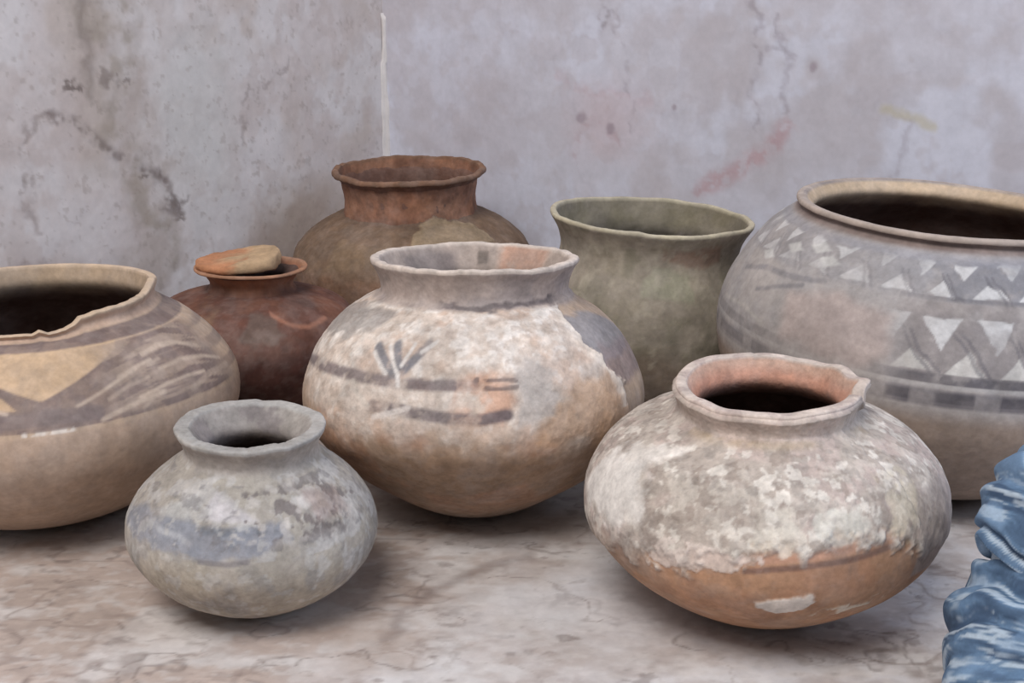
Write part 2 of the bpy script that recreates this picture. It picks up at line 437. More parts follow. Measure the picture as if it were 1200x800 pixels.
def build_pot(key, name, label, paint_fn, mat, step=.0015, edit=None, seed=0, wob=.0012, dense=1.0):
    p = POTS[key]
    prof, kind = pot_profile(p, step)
    rmax = prof[:, 0].max()
    face = math.degrees(math.atan2(-p['loc'][0], p['loc'][1]))           # side turned to the open front of the niche
    nf, nb = int(rmax * math.radians(210) / (step * 1.05) * dense), int(rmax * math.radians(150) / (step * 3.5))
    th = np.radians(np.concatenate([np.linspace(-105, 105, nf, endpoint=False), np.linspace(105, 255, nb, endpoint=False)]) + face)
    nr, nc = len(prof), len(th)
    R = np.repeat(prof[:, 0], nc); Z = np.repeat(prof[:, 1], nc); T = np.tile(th, nr); K = np.repeat(kind, nc)
    Tdeg = (np.degrees(T) + 180) % 360 - 180
    def cart(R, Z, T): return np.stack([R * np.sin(T), -R * np.cos(T), Z], 1)
    P0 = cart(R, Z, T)
    # handmade irregularity
    R2 = R * (1 + (vnoise(P0 + seed, 9, 1000 + seed) - .5) * 2 * wob / rmax * 2) + 0
    lowz = sstep(0, .02, Z)
    Z2 = Z + lowz * (vnoise(np.stack([np.sin(T), np.cos(T), np.zeros_like(T)], 1) + seed, 1.6, 1100 + seed) - .5) * .003 * sstep(p['neck_row'] * .6, p['top'], Z)
    P = cart(R2, Z2, T)
    pt = paint_fn(Tdeg, Z * 1000, P0 + seed * 3.7, K, R * 1000)
    # normals of the smooth form, then relief
    def normals(P):
        G = P.reshape(nr, nc, 3)
        du = np.roll(G, -1, 1) - np.roll(G, 1, 1)
        dv = np.empty_like(G); dv[1:-1] = G[2:] - G[:-2]; dv[0] = G[1] - G[0]; dv[-1] = G[-1] - G[-2]
        n = np.cross(du, dv).reshape(-1, 3)
        l = np.linalg.norm(n, axis=1, keepdims=True)
        return n / np.maximum(l, 1e-12)
    P = P + normals(P) * (pt.h * lowz)[:, None]
    if edit is not None:
        P = edit(P, Tdeg, Z, K, p)
    Nn = normals(P)
    Nn[:nc] = (0, 0, -1); Nn[-nc:] = (0, 0, 1)
    # faces by part
    i = np.arange(nr - 1)[:, None] * nc
    j = np.arange(nc)[None, :]
    F = np.stack([i + j, i + (j + 1) % nc, i + nc + (j + 1) % nc, i + nc + j], -1)      # rows, cols, 4
    zrow, krow = prof[:-1, 1], kind[:-1]
    part = np.full(nr - 1, 'body', object)
    part[(zrow > p['neck_row'])] = 'neck'
    part[((krow == 0) & (zrow > p['lip_row'])) | (krow == 1)] = 'rim'
    rot = Euler((math.radians(p['rx']), math.radians(p['ry']), 0))
    M = np.array(rot.to_matrix())
    lift = -(P @ M.T)[:, 2].min() + .0006
    root = empty(name, (p['loc'][0], p['loc'][1], lift), rot)
    for nm in ('body', 'neck', 'rim'):
        fs = F[part == nm].reshape(-1, 4)
        if not len(fs): continue
        used, inv = np.unique(fs, return_inverse=True)
        me = grid_mesh(nm, P[used], inv.reshape(-1, 4), pt.c[used], pt.crust[used], Nn[used])
        add_obj(nm, me, mat, root)
    tag(root, label, 'pot', 'old clay pots in the marble corner')
    return root, p, rot

def tri(Td, z, c, period, hw, zbase, zapex, soft=.25):
    t = (Td - c + period / 2) % period - period / 2
    f = (z - zapex) / (zbase - zapex)
    e = (hw * f - np.abs(t)) / soft
    g = np.minimum(f, 1 - f) * abs(zbase - zapex) / 1.2
    return np.clip(e, 0, 1) * np.clip(g, 0, 1)

def stroke(Td, z, pts, w, k=2.4, soft=1.2):
    """painted line; points in degrees and millimetres, k = mm per degree"""
    d = seg_dist(Td * k, z, [(a * k, b) for a, b in pts])
    return sstep(w / 2 + soft / 2, w / 2 - soft / 2, d)

def zone(Td, z, pts, k=2.4, soft=4.0, jit=0):
    return sstep(soft / 2, -soft / 2, poly_sd(Td * k, z, [(a * k, b) for a, b in pts]) + jit)

def common(pt, P, Td, z, seed, amt=.22, dusty=1.0):
    # settled grey-lilac dust dulls the pigments unevenly
    du = .08 + .26 * sstep(.40, .66, fbm(P, 28, 4, seed + 9)) + .16 * sstep(.5, .6, fbm(P, 110, 3, seed + 11))
    pt.mix(du * dusty, srgb(168, 158, 152))
    amt = amt * 1.7
    pt.mul(1 + amt * (fbm(P, 18, 4, seed) - .5) * 2)
    pt.mul(1 + amt * .7 * (fbm(P, 90, 3, seed + 5) - .5) * 2)

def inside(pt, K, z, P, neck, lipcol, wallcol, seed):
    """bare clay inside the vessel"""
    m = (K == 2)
    pt.mix(m.astype(float), wallcol)  # dark of the deep hollow painted into the inner wall colour
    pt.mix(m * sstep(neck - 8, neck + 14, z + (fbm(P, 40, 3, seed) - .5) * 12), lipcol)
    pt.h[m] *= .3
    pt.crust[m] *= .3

def paint_center(Td, z, P, K, R):
    pt = Paint(len(z), srgb(178, 152, 130))
    n1, n2 = fbm(P, 30, 4, 11), fbm(P, 75, 4, 12)
    pt.mix(sstep(118, 88, z + (n1 - .5) * 40), srgb(142, 115, 92), .9)
    pt.mix(sstep(.5, .66, fbm(P, 22, 3, 13)) * (z < 125), srgb(168, 122, 94), .5)
    pt.mix(sstep(70, 20, z), srgb(136, 114, 98), .6)
    # under layer with blue-grey paint, seen where the crust has come away on the right
    edge = np.interp(z, [60, 100, 117, 148, 165, 187, 196, 206, 212], [75, 66, 60, 58.5, 51.5, 46.5, 49, 52, 64]) + (n2 - .5) * 9
    under = sstep(-1.0, 1.0, Td - edge) * (z > 85) * (z < 207)
    under = under * (1 - sstep(150, 175, np.abs(Td)))
    n5 = fbm(P, 110, 3, 19)
    # lime crust
    cr = sstep(-16, 18, (z - np.interp(Td, [-90, -60, -40, -25, 0, 12, 25, 45, 60], [150, 118, 108, 112, 116, 116, 104, 112, 120])) + (n1 - .5) * 36 + (n2 - .5) * 26) * sstep(212, 203, z)
    cr = cr * (1 - under)
    pt.mix(cr, srgb(206, 192, 180), .85)
    pt.mix(cr * sstep(.46, .62, n2) * sstep(150, 175, z + (n1 - .5) * 60), srgb(228, 220, 212), .8)  # lime whiter on the upper shoulder, a highlight painted in
    pt.mix(cr * sstep(.52, .66, fbm(P, 26, 3, 14)), srgb(196, 168, 148), .65)
    pt.mix(cr * sstep(.56, .66, n5), srgb(170, 152, 138), .5)
    pt.mix(cr * sstep(.44, .34, n5), srgb(222, 212, 202), .5)
    # bare orange clay in the middle band, tan/brown toward right bottom
    pt.mix(zone(Td, z, [(-7, 124), (-4, 150), (1, 163), (8, 160), (14, 158), (15, 140), (10, 122)], jit=(n2 - .5) * 18, soft=12) * sstep(.28, .50, n1 * .5 + n2 * .5), srgb(192, 152, 128), .9)
    pt.mix(zone(Td, z, [(20, 100), (22, 128), (34, 146), (52, 150), (56, 120), (50, 95)], jit=(n1 - .5) * 34, soft=14), srgb(186, 150, 118), .75)
    pt.mix(zone(Td, z, [(14, 120), (15, 165), (24, 172), (30, 160), (24, 130)], jit=(n2 - .5) * 22, soft=8), srgb(184, 176, 170), .75)
    wear = .45 + .55 * sstep(.36, .54, n2)
    dk = srgb(100, 87, 90)
    pt.mix(stroke(Td, z, [(-85, 146), (-71, 151), (-55, 152.5), (-42, 153), (-22, 152), (1, 153)], 9, soft=4) * wear, dk, .85)
    pt.mix(stroke(Td, z, [(2, 157.5), (6, 156.5), (11, 157), (15, 156)], 3.4) * sstep(.36, .46, n2), srgb(92, 76, 72), .8)
    pt.mix(stroke(Td, z, [(4, 151), (9, 150), (15, 151)], 3.4) * sstep(.38, .48, n2), srgb(92, 76, 72), .8)
    pt.mix(stroke(Td, z, [(-31, 132), (-22, 132), (-12, 129), (-4, 127), (4, 127), (11, 130)], 9.5, soft=4) * wear, srgb(94, 82, 84), .95)
    pt.mix(stroke(Td, z, [(-30, 124), (-24, 129), (-19, 134)], 4.5, soft=2), srgb(218, 208, 200), .75)
    pt.mix(stroke(Td, z, [(-41, 148), (-38, 140), (-33, 132)], 5, soft=3), srgb(206, 196, 184), .6)
    # flower: dark petals between white ones
    for a, b in (((-36.5, 176), (-26, 158)), ((-28.5, 179), (-25, 164)), ((-16, 182), (-23, 161))):
        pt.mix(stroke(Td, z, [a, b], 7.6, soft=3.5) * (.6 + .4 * sstep(.38, .52, n2)), srgb(108, 109, 116), .95)
    for a, b in (((-31.5, 178), (-24.5, 158)), ((-21.5, 181), (-24, 165)), ((-37, 172), (-29, 158)), ((-24.5, 157), (-23.5, 150)), ((-13, 184), (-18, 176))):
        pt.mix(stroke(Td, z, [a, b], 3.2, soft=2), srgb(222, 216, 210), .85)
    # left shoulder: grey paint showing through
    pt.mix(zone(Td, z, [(-95, 172), (-60, 176), (-45, 188), (-40, 200), (-75, 202), (-95, 190)], jit=(n2 - .5) * 16, soft=6), srgb(140, 134, 130), .75)
    # under layer colours
    pt.mix(under, srgb(176, 152, 130))
    pt.mix(under * zone(Td, z, [(46, 160), (46, 198), (72, 197), (90, 180), (92, 168), (70, 160)], jit=(n2 - .5) * 8, soft=5), srgb(132, 130, 134), .9)
    pt.mix(under * zone(Td, z, [(50, 150), (56, 172), (75, 170), (95, 165), (95, 140), (65, 140)], jit=(n1 - .5) * 14, soft=8), srgb(130, 114, 114), .75)
    pt.mix(under * sstep(135, 110, z), srgb(150, 124, 100), .8)
    halo = sstep(4, 0, np.abs(Td - edge + 2.4)) * (z > 120) * (z < 203)
    pt.mix(halo, srgb(226, 214, 200), .7)
    # neck grey paint, dark jagged line at its root
    nk = sstep(203, 208, z + (n2 - .5) * 6)
    pt.mix(nk * (K != 2), srgb(166, 152, 145), .9)
    pt.mix((K != 2) * sstep(.46, .6, n1) * nk, srgb(144, 134, 132), .6)
    dz = np.interp(Td, [-60, -30, -14, 5, 20, 40, 62], [220, 216, 211, 207, 209, 211, 213])
    pt.mix((K != 2) * sstep(5.0, 1.5, np.abs(z - dz + (n2 - .5) * 12)) * sstep(-22, -14, Td) * sstep(62, 48, Td), srgb(86, 77, 78), .9)
    pt.mix((K == 1) * 1.0, srgb(208, 194, 182), .9)
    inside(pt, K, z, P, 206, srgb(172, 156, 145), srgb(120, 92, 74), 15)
    m2 = (K == 2) * 1.0
    a2 = np.abs(Td)
    sidR = (Td > 0)
    pt.mix(m2 * sidR * sstep(122, 132, a2) * sstep(168, 160, a2) * sstep(.2, .4, n2), srgb(188, 146, 124), .8)
    pt.mix(m2 * zone(Td, z, [(172, 222), (172, 234), (181, 235), (181, 222)], soft=4), srgb(104, 94, 86), .8)
    pt.mix(m2 * (~sidR) * sstep(170, 160, a2) * sstep(118, 126, a2) * sstep(240, 228, z + (n1 - .5) * 12), srgb(118, 108, 106), .85)
    common(pt, P, Td, z, 16, .13, .65)
    pt.h = cr * (.0004 + .0016 * n2) + (1 - under) * .0018 * (np.abs(Td) < 150) * sstep(212, 200, z) * sstep(70, 95, z) + (n2 - .5) * .0006
    pt.h[K != 0] = (n2[K != 0] - .5) * .0008
    pt.crust = cr
    return pt

def paint_small(Td, z, P, K, R):
    pt = Paint(len(z), srgb(170, 162, 150))
    n1, n2, n3 = fbm(P, 34, 4, 111), fbm(P, 90, 4, 112), fbm(P, 55, 3, 113)
    pt.mix(sstep(80, 52, z + (n1 - .5) * 26), srgb(172, 160, 142), .8)
    pt.mix(sstep(.52, .64, n1), srgb(148, 144, 140), .55)
    pt.mix(sstep(.54, .66, n3) * (z > 78), srgb(190, 186, 182), .65)
    j = (n2 - .5) * 12
    # blue-grey painted band on the left with a pale stepped triangle above it
    pt.mix(zone(Td, z, [(-80, 88), (-60, 100), (-35, 101), (0, 101), (25, 101), (28, 92), (12, 82), (-12, 78), (-40, 80), (-70, 80)], k=1.7, jit=j, soft=6), srgb(134, 138, 148), .85)
    pt.mix(stroke(Td, z, [(-14, 98), (5, 98), (24, 99)], 5, k=1.7, soft=3) * sstep(.35, .5, n2), srgb(108, 112, 118), .7)
    pt.mix(stroke(Td, z, [(-13, 78), (0, 77), (8, 79)], 4, k=1.7, soft=2), srgb(112, 108, 110), .75)
    pt.mix(stroke(Td, z, [(-48, 96), (-38, 92), (-26, 92), (-20, 89)], 4, k=1.7, soft=3), srgb(178, 178, 180), .7)
    pt.mix(zone(Td, z, [(-52, 100), (-26, 118), (-24, 103)], k=1.7, soft=4, jit=j * .3), srgb(186, 184, 180), .8)
    pt.mix(zone(Td, z, [(-20, 104), (-14, 120), (-2, 116), (14, 104)], k=1.7, soft=4, jit=j * .4), srgb(190, 184, 184), .8)
    pt.mix(zone(Td, z, [(-25, 103), (-24, 116), (-19, 117), (-19, 104)], k=1.7, soft=6, jit=j * .6), srgb(140, 138, 138), .5)
    pt.mix(sstep(.57, .66, n2) * (z > 84) * (z < 124), srgb(116, 112, 112), .55)
    pt.mix(sstep(.56, .66, fbm(P, 120, 3, 114)), srgb(196, 192, 186), .5)
    # dark pitting on the right
    rz = zone(Td, z, [(-2, 92), (4, 124), (60, 124), (85, 100), (60, 84), (30, 88)], k=1.7, soft=14, jit=j)
    pt.mix(rz * sstep(.53, .62, n2), srgb(112, 102, 98), .75)
    pt.mix(rz * sstep(.56, .64, fbm(P, 80, 3, 117)), srgb(206, 198, 190), .6)
    pt.mix(zone(Td, z, [(44, 98), (44, 118), (70, 112), (66, 96)], k=1.7, soft=10, jit=j), srgb(160, 138, 130), .6)
    pt.mix(sstep(126, 134, z) * (K == 0), srgb(168, 158, 148), .7)
    pt.mix((K == 1) * 1.0, srgb(176, 172, 166), .8)
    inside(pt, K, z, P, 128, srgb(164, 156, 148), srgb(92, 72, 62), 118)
    pt.mix((K == 2) * sstep(.56, .66, n3) * (z > 132), srgb(128, 118, 116), .7)
    common(pt, P, Td, z, 119, .13, .6)
    pt.c *= np.array([.88, .89, .91])
    pt.h = (n2 - .5) * .0014 - rz * sstep(.54, .64, n2) * .0009
    pt.crust = .3 + .4 * rz
    return pt

def paint_front(Td, z, P, K, R):
    pt = Paint(len(z), srgb(172, 132, 103))
    n1, n2, n3 = fbm(P, 32, 4, 211), fbm(P, 85, 4, 212), fbm(P, 130, 3, 213)
    pt.mix(sstep(.5, .64, n1), srgb(164, 120, 92), .6)
    # brown painted lines just above the bare orange zone
    pt.mix(stroke(Td, z, [(-16, 99), (-8, 102), (5, 105), (15, 106), (32, 109)], 4.5, soft=2.5), srgb(112, 84, 74), .85)
    pt.mix(stroke(Td, z, [(-30, 103), (-8, 109), (10, 113), (34, 115)], 7, soft=4), srgb(182, 140, 118), .8)
    pt.mix(stroke(Td, z, [(-8, 114), (10, 118), (34, 119)], 2.5, soft=2), srgb(134, 104, 94), .6)
    # grey crust over the upper two thirds
    lim = np.interp(Td, [-120, -80, -66, -45, -30, -22, -10, 5, 20, 28, 36, 45, 90], [66, 70, 82, 92, 101, 106, 112, 117, 117, 113, 100, 86, 76])
    cr = sstep(-7, 7, z - lim + (n1 - .5) * 12 + (n2 - .5) * 34)
    pt.mix(cr, srgb(174, 163, 153), .95)
    pt.mix(cr * sstep(.47, .60, fbm(P, 24, 3, 214)), srgb(186, 166, 158), .6)
    pt.mix(cr * sstep(.50, .58, n2) * sstep(164, 148, z + (n1 - .5) * 30), srgb(208, 199, 187), .45)
    pt.mix(cr * sstep(.56, .64, n3), srgb(150, 141, 133), .55)
    pt.mix(cr * sstep(.57, .64, fbm(P, 105, 3, 216)) * sstep(168, 155, z), srgb(222, 214, 203), .7)
    pt.mix(cr * sstep(.60, .68, fbm(P, 95, 3, 217)), srgb(136, 122, 112), .6)
    # white lime patches: on the left, spots along the lower edge, one spot on the orange belly
    j = (n2 - .5) * 34
    pt.mix(cr * zone(Td, z, [(-92, 104), (-84, 136), (-64, 152), (-58, 138), (-50, 118), (-62, 100)], jit=j * .7, soft=10), srgb(226, 220, 213), .95)
    pt.mix(cr * zone(Td, z, [(-78, 148), (-50, 158), (-54, 148), (-72, 140)], jit=j * .3, soft=5), srgb(224, 216, 207), .9)
    pt.mix(zone(Td, z, [(-16, 115), (-12, 132), (-2, 138), (2, 118)], jit=j * .8, soft=5), srgb(220, 212, 198), .65)
    pt.mix(zone(Td, z, [(4, 119), (6, 136), (18, 136), (22, 120)], jit=j * .9, soft=5), srgb(216, 212, 200), .6)
    pt.mix(zone(Td, z, [(32, 116), (34, 142), (48, 142), (48, 112)], jit=j, soft=8), srgb(206, 194, 170), .55)
    sp = zone(Td, z, [(-13, 66), (-14, 74), (-6, 81), (2, 80), (5, 74), (1, 66), (-6, 62)], jit=(n2 - .5) * 14, soft=3)
    pt.mix(sp, srgb(214, 204, 194), .9)
    sp2 = zone(Td, z, [(4, 56), (8, 66), (26, 72), (30, 64), (14, 54)], jit=j * .5, soft=3) * sstep(.46, .54, n2)
    pt.mix(sp2, srgb(206, 196, 180), .8)
    sp3 = zone(Td, z, [(-44, 92), (-40, 106), (-22, 112), (-12, 108), (-20, 98), (-34, 90)], jit=j, soft=4)
    pt.mix(sp3, srgb(214, 200, 190), .75)
    pt.mix(zone(Td, z, [(38, 74), (43, 122), (50, 132), (75, 124), (84, 90), (60, 70)], jit=(n1 - .5) * 10, soft=5), srgb(158, 146, 140), .75)
    # left lower flank greyish brown
    pt.mix(zone(Td, z, [(-95, 56), (-70, 92), (-50, 96), (-46, 80), (-70, 50)], jit=j * .5, soft=8), srgb(158, 136, 120), .6)
    pt.mix(sstep(166, 172, z) * (K == 0), srgb(178, 162, 150), .5)
    pt.mix(stroke(Td, z, [(-60, 164), (-20, 164), (30, 164), (60, 162)], 5, soft=4) * sstep(.4, .55, n1), srgb(166, 146, 118), .5)
    pt.mix((K == 1) * 1.0, srgb(206, 190, 178), .9)
    pt.mix((K == 1) * sstep(.52, .62, n2), srgb(168, 148, 142), .5)
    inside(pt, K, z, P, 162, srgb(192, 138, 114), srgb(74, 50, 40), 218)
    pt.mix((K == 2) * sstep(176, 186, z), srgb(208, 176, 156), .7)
    common(pt, P, Td, z, 219, .12, .5)
    step_ = sstep(1.2, -1.2, Td - 42 - (n2 - .5) * 6) * 1.0
    pt.h = cr * (.0012 + .0019 * (n2 - .3)) + cr * step_ * .0016 + (sp + sp2 + sp3) * .0010
    pt.h[K != 0] = (n2[K != 0] - .5) * .0004
    pt.crust = cr * 1.0
    return pt

def paint_right(Td, z, P, K, R):
    Td = Td - 5.5
    base = srgb(166, 159, 155)
    pt = Paint(len(z), base)
    n1, n2 = fbm(P, 16, 4, 311), fbm(P, 70, 4, 312)
    pt.mix(sstep(140, 118, z), srgb(150, 130, 114), .9)
    pt.mix(sstep(60, 20, z), srgb(128, 112, 100), .5)
    # grey paint ground of the decorated shoulder
    deco_up = sstep(222, 228, z) * sstep(258, 253, z)
    fade = np.interp(Td, [-100, -75, -55, -40, -30, -20, 360], [.5, .62, .5, .55, .8, 1, 1])
    fade_low = np.interp(Td, [-100, -40, -34, -28, 360], [.0, .0, .35, 1, 1])
    wear = sstep(.30, .5, n2) * .55 + .45
    gr = srgb(132, 128, 130)
    pt.mix(deco_up * fade * wear, srgb(128, 127, 132), .9)
    pt.mix(sstep(258, 250, z) * sstep(.5, .62, n1) * (z > 150), srgb(150, 148, 150), .4)
    low = sstep(165, 168, z) * sstep(217, 214, z)
    pt.mix(low * fade_low * wear, srgb(134, 127, 126), .85)
    pt.mix(sstep(213, 216, z) * sstep(226, 223, z) * fade_low * wear, srgb(138, 130, 128), .7)
    lt = srgb(204, 202, 201)
    n4 = fbm(P, 34, 3, 315)
    wj = z + (n2 - .5) * 5 + (n4 - .5) * 7
    tj = Td + (n2 - .5) * 2.2 + (n4 - .5) * 4
    ww = .45 + .55 * sstep(.36, .54, n4)
    pt.mix(tri(tj, wj, -29.4, 12.6, 4.0, 254, 242, .5) * (.55 + .45 * fade) * ww, lt, .9)
    pt.mix(tri(tj, wj, -22.7, 12.6, 5.0, 229, 242, .5) * fade * ww, lt, .92)
    pt.mix(tri(tj, wj, -21.5, 12.8, 5.0, 214, 185, .5) * fade_low * ww, lt, .85)
    pt.mix(tri(tj, wj, -27.8, 12.8, 5.0, 168, 189, .5) * fade_low * ww, srgb(198, 194, 188), .85)
    dk = srgb(98, 95, 100)
    # slanted hatch lines beside the triangles
    hat = ((tj - (z - 170) * -.22 + 23.5 + 6.4) % 12.8) - 6.4
    pt.mix(low * fade_low * (sstep(.75, .3, np.abs(hat - 1.0)) + sstep(.75, .3, np.abs(hat + 1.0))) * sstep(206, 196, z), dk, .6)
    hat2 = ((tj - (z - 229) * -.25 + 18.5 + 6.3) % 12.6) - 6.3
    pt.mix(deco_up * fade * (sstep(.7, .2, np.abs(hat2 - .9)) + sstep(.7, .2, np.abs(hat2 + .9))) * (z < 246), dk, .55)
    # dark bands
    pt.mix(sstep(224, 226, z) * sstep(229, 227.5, z) * fade * (Td > -34), dk, .5)
    bl = np.interp(Td, [-100, -70, -60, -45, -34, -28], [.35, .4, .2, .1, .5, 1])
    pt.mix(sstep(157.5, 159.5, z) * sstep(168, 166, z) * bl * wear, srgb(88, 85, 90), .95)
    blk = sstep(.38, .5, vnoise(np.stack([Td * .2, np.zeros_like(Td), np.zeros_like(Td)], 1), 1.0, 319))
    pt.mix(sstep(137, 139.5, z) * sstep(155, 152, z) * bl * (.65 + .35 * blk), srgb(92, 88, 94), .9)
    pt.mix(sstep(141, 143, z) * sstep(152, 150, z) * bl * blk, srgb(66, 64, 72), .8)
    pt.mix(sstep(154.5, 156, z) * sstep(159.5, 158, z) * bl, srgb(176, 172, 170), .6)
    # worn pinkish middle
    pt.mix(zone(Td, z, [(-62, 168), (-66, 206), (-50, 220), (-32, 214), (-33, 176), (-42, 160)], jit=(n1 - .5) * 30, soft=14, k=3), srgb(172, 156, 150), .8)
    # left: pale diamonds and dark line remains
    for c, h in ((-84, 226), (-74, 240), (-64, 246), (-58, 238)):
        pt.mix(sstep(1.3, .7, np.abs(Td - c) / 4.2 + np.abs(z - h) / 5), srgb(196, 194, 190), .75)
    pt.mix(stroke(Td, z, [(-92, 206), (-80, 216), (-66, 218), (-56, 222)], 5, k=3, soft=3) * wear, srgb(118, 116, 120), .7)
    pt.mix(stroke(Td, z, [(-78, 196), (-70, 206), (-62, 214)], 4, k=3, soft=3) * wear, srgb(116, 114, 118), .7)
    pt.mix(stroke(Td, z, [(-96, 172), (-80, 178), (-70, 170)], 4, k=3, soft=4), srgb(186, 180, 172), .5)
    pt.mix(sstep(258, 263, z) * (K == 0), srgb(118, 100, 94), .85)
    pt.mix(sstep(250, 256, z) * sstep(262, 257, z) * (K == 0), srgb(142, 142, 150), .6)
    pt.mix((K == 1) * 1.0, srgb(172, 156, 144), .9)
    pt.mix((K == 1) * sstep(.48, .6, n1) * (R < 143), srgb(128, 122, 122), .6)
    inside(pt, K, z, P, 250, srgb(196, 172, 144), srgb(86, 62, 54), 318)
    common(pt, P, Td, z, 319, .11, .45)
    pt.h = (n2 - .5) * .0008
    pt.crust = np.full(len(z), .15)
    return pt

def paint_left(Td, z, P, K, R):
    pt = Paint(len(z), srgb(180, 156, 134))
    n1, n2 = fbm(P, 18, 4, 411), fbm(P, 70, 4, 412)
    zz = z + 7
    T2 = 21 + np.abs(Td - 21)
    rep = np.where(Td < 21, T2, Td)
    dk = srgb(106, 89, 86)
    wear = .82 + .18 * sstep(.32, .5, n2)
    j = (n2 - .5) * 3
    # decorated belt
    belt = sstep(132, 134, zz + j) * sstep(190, 188, zz) * sstep(95, 78, rep)
    pt.mix(belt * wear, dk, .88)
    far = sstep(78, 95, rep) * sstep(132, 136, zz) * sstep(186, 180, zz)
    pt.mix(far * sstep(-.2, .4, np.sin(zz * .32 + rep * .06)), dk, .55)
    # pale triangle and light sweeping lines
    pt.mix(zone(rep, zz, [(12, 191), (50, 191), (47, 184.5), (21.5, 156.5), (20, 157)], soft=2.0, k=2.9), srgb(192, 163, 132), .97)
    pt.mix(zone(Td, zz, [(4, 168), (11, 160), (14.5, 151), (-2, 151)], soft=2, k=2.9), srgb(190, 160, 128), .9)
    lt = srgb(188, 168, 150)
    arc = zz + np.interp(rep, [21, 40, 55, 70, 85, 100], [0, -16, -24, -24, -16, -6])
    stk = fbm(np.stack([rep * .045, arc * .22, np.zeros_like(z)], 1), 1.0, 3, 441)
    pt.mix(belt * sstep(36, 46, rep) * sstep(.48, .62, stk) * sstep(134, 140, zz), srgb(164, 144, 128), .75)
    for pts, w, k in (([(30, 149), (36, 155), (44, 163), (52, 169.5), (57, 171)], 2.6, .9), ([(44, 164), (50, 168)], 3.8, .8), ([(55, 176), (63, 179), (71, 177), (80, 168)], 3.6, .8), ([(39, 150), (46, 157), (53, 159)], 3, .55),
                      ([(48, 146), (58, 150.5), (66, 151), (74, 149)], 2.8, .9), ([(36, 135.5), (42, 140), (50, 144), (56, 145)], 4, .8), ([(58, 163), (68, 164.5), (78, 160), (86, 152)], 3, .8), ([(55, 168), (60, 170)], 3, .5),
                      ([(66, 140), (76, 146), (88, 144)], 5, .5), ([(48, 137), (52, 143)], 3, .5)):
        pt.mix(stroke(rep, zz, pts, w, k=2.9, soft=2.2) * wear, lt, k)
    pt.mix(stroke(rep, zz, [(21, 144), (35, 142)], 12, k=2.9, soft=3), srgb(98, 86, 88), .5)
    pt.mix(stroke(Td, zz, [(16, 132), (22, 131.5), (28, 132)], 3.5, k=2.9, soft=2) * sstep(.4, .5, n2), srgb(214, 204, 194), .9)
    # band at the neck root, pinkish neck
    pt.mix(sstep(182.5, 184, z + j * .4) * sstep(195, 193, z + j * .6) * wear * (K == 0), srgb(112, 95, 91), .95)
    pt.mix(sstep(194, 196, z) * (K == 0), srgb(188, 160, 140), .8)
    pt.mix(sstep(124, 120, z), srgb(174, 150, 132), .7)
    pt.mix(sstep(.5, .64, n1) * sstep(126, 118, z), srgb(162, 138, 118), .55)
    pt.mix(sstep(40, 15, z), srgb(156, 134, 118), .6)
    pt.mix((K == 1) * 1.0, srgb(196, 172, 146), .9)
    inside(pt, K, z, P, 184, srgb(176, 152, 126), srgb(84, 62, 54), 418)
    common(pt, P, Td, z, 419, .11, .5)
    pt.h = (n2 - .5) * .0007
    pt.crust = np.full(len(z), .1)
    return pt

def edit_left(P, Td, Z, K, p):
    # the lip is broken away along the front, leaving a jagged edge
    Q = np.stack([Td * .12, np.zeros_like(Td), np.zeros_like(Td)], 1)
    jag = (fbm(Q, 1.0, 3, 431) - .5)
    drop = np.interp(Td, [-75, -60, -30, 0, 9, 20, 23, 27, 30, 34, 38, 41, 55, 70, 84, 92], [0, .012, .020, .0215, .021, .0215, .0185, .0225, .0215, .020, .016, .0095, .0085, .0075, .004, 0]) + (jag * .004) * ((Td > -70) & (Td < 84))
    z0 = p['neck_row'] - .004
    t = np.clip((P[:, 2] - z0) / (p['top'] - z0), 0, 1)
    P = P.copy()
    P[:, 2] -= np.clip(drop, 0, .0262) * t
    spur = np.exp(-((Td - 98) / 5) ** 2) * sstep(p['lip_row'], p['top'], Z)
    P[:, 2] += spur * .003
    return P

def edit_front(P, Td, Z, K, p):
    # chipped lip on the right
    m = sstep(p['neck_row'] + .006, p['top'], Z)
    notch = np.exp(-((Td - 70) / 5.0) ** 2)
    P = P.copy()
    P[:, 2] -= notch * m * .010
    spur = np.exp(-((Td - 86) / 6.5) ** 2) * m
    P[:, 0] += spur * .006; P[:, 2] += spur * .002
    Q = np.stack([Td * .1, np.zeros_like(Td), np.zeros_like(Td)], 1)
    P[:, 2] += (fbm(Q, .35, 2, 231) - .5) * .005 * m
    return P

def edit_rough(amount, seed):
    def fn(P, Td, Z, K, p):
        Q = np.stack([np.sin(np.radians(Td)), np.cos(np.radians(Td)), np.zeros_like(Td)], 1)
        P = P.copy()
        P[:, 2] += (fbm(Q, 4.0, 4, seed) - .5) * amount * sstep(p['lip_row'], p['top'], Z)
        return P
    return fn

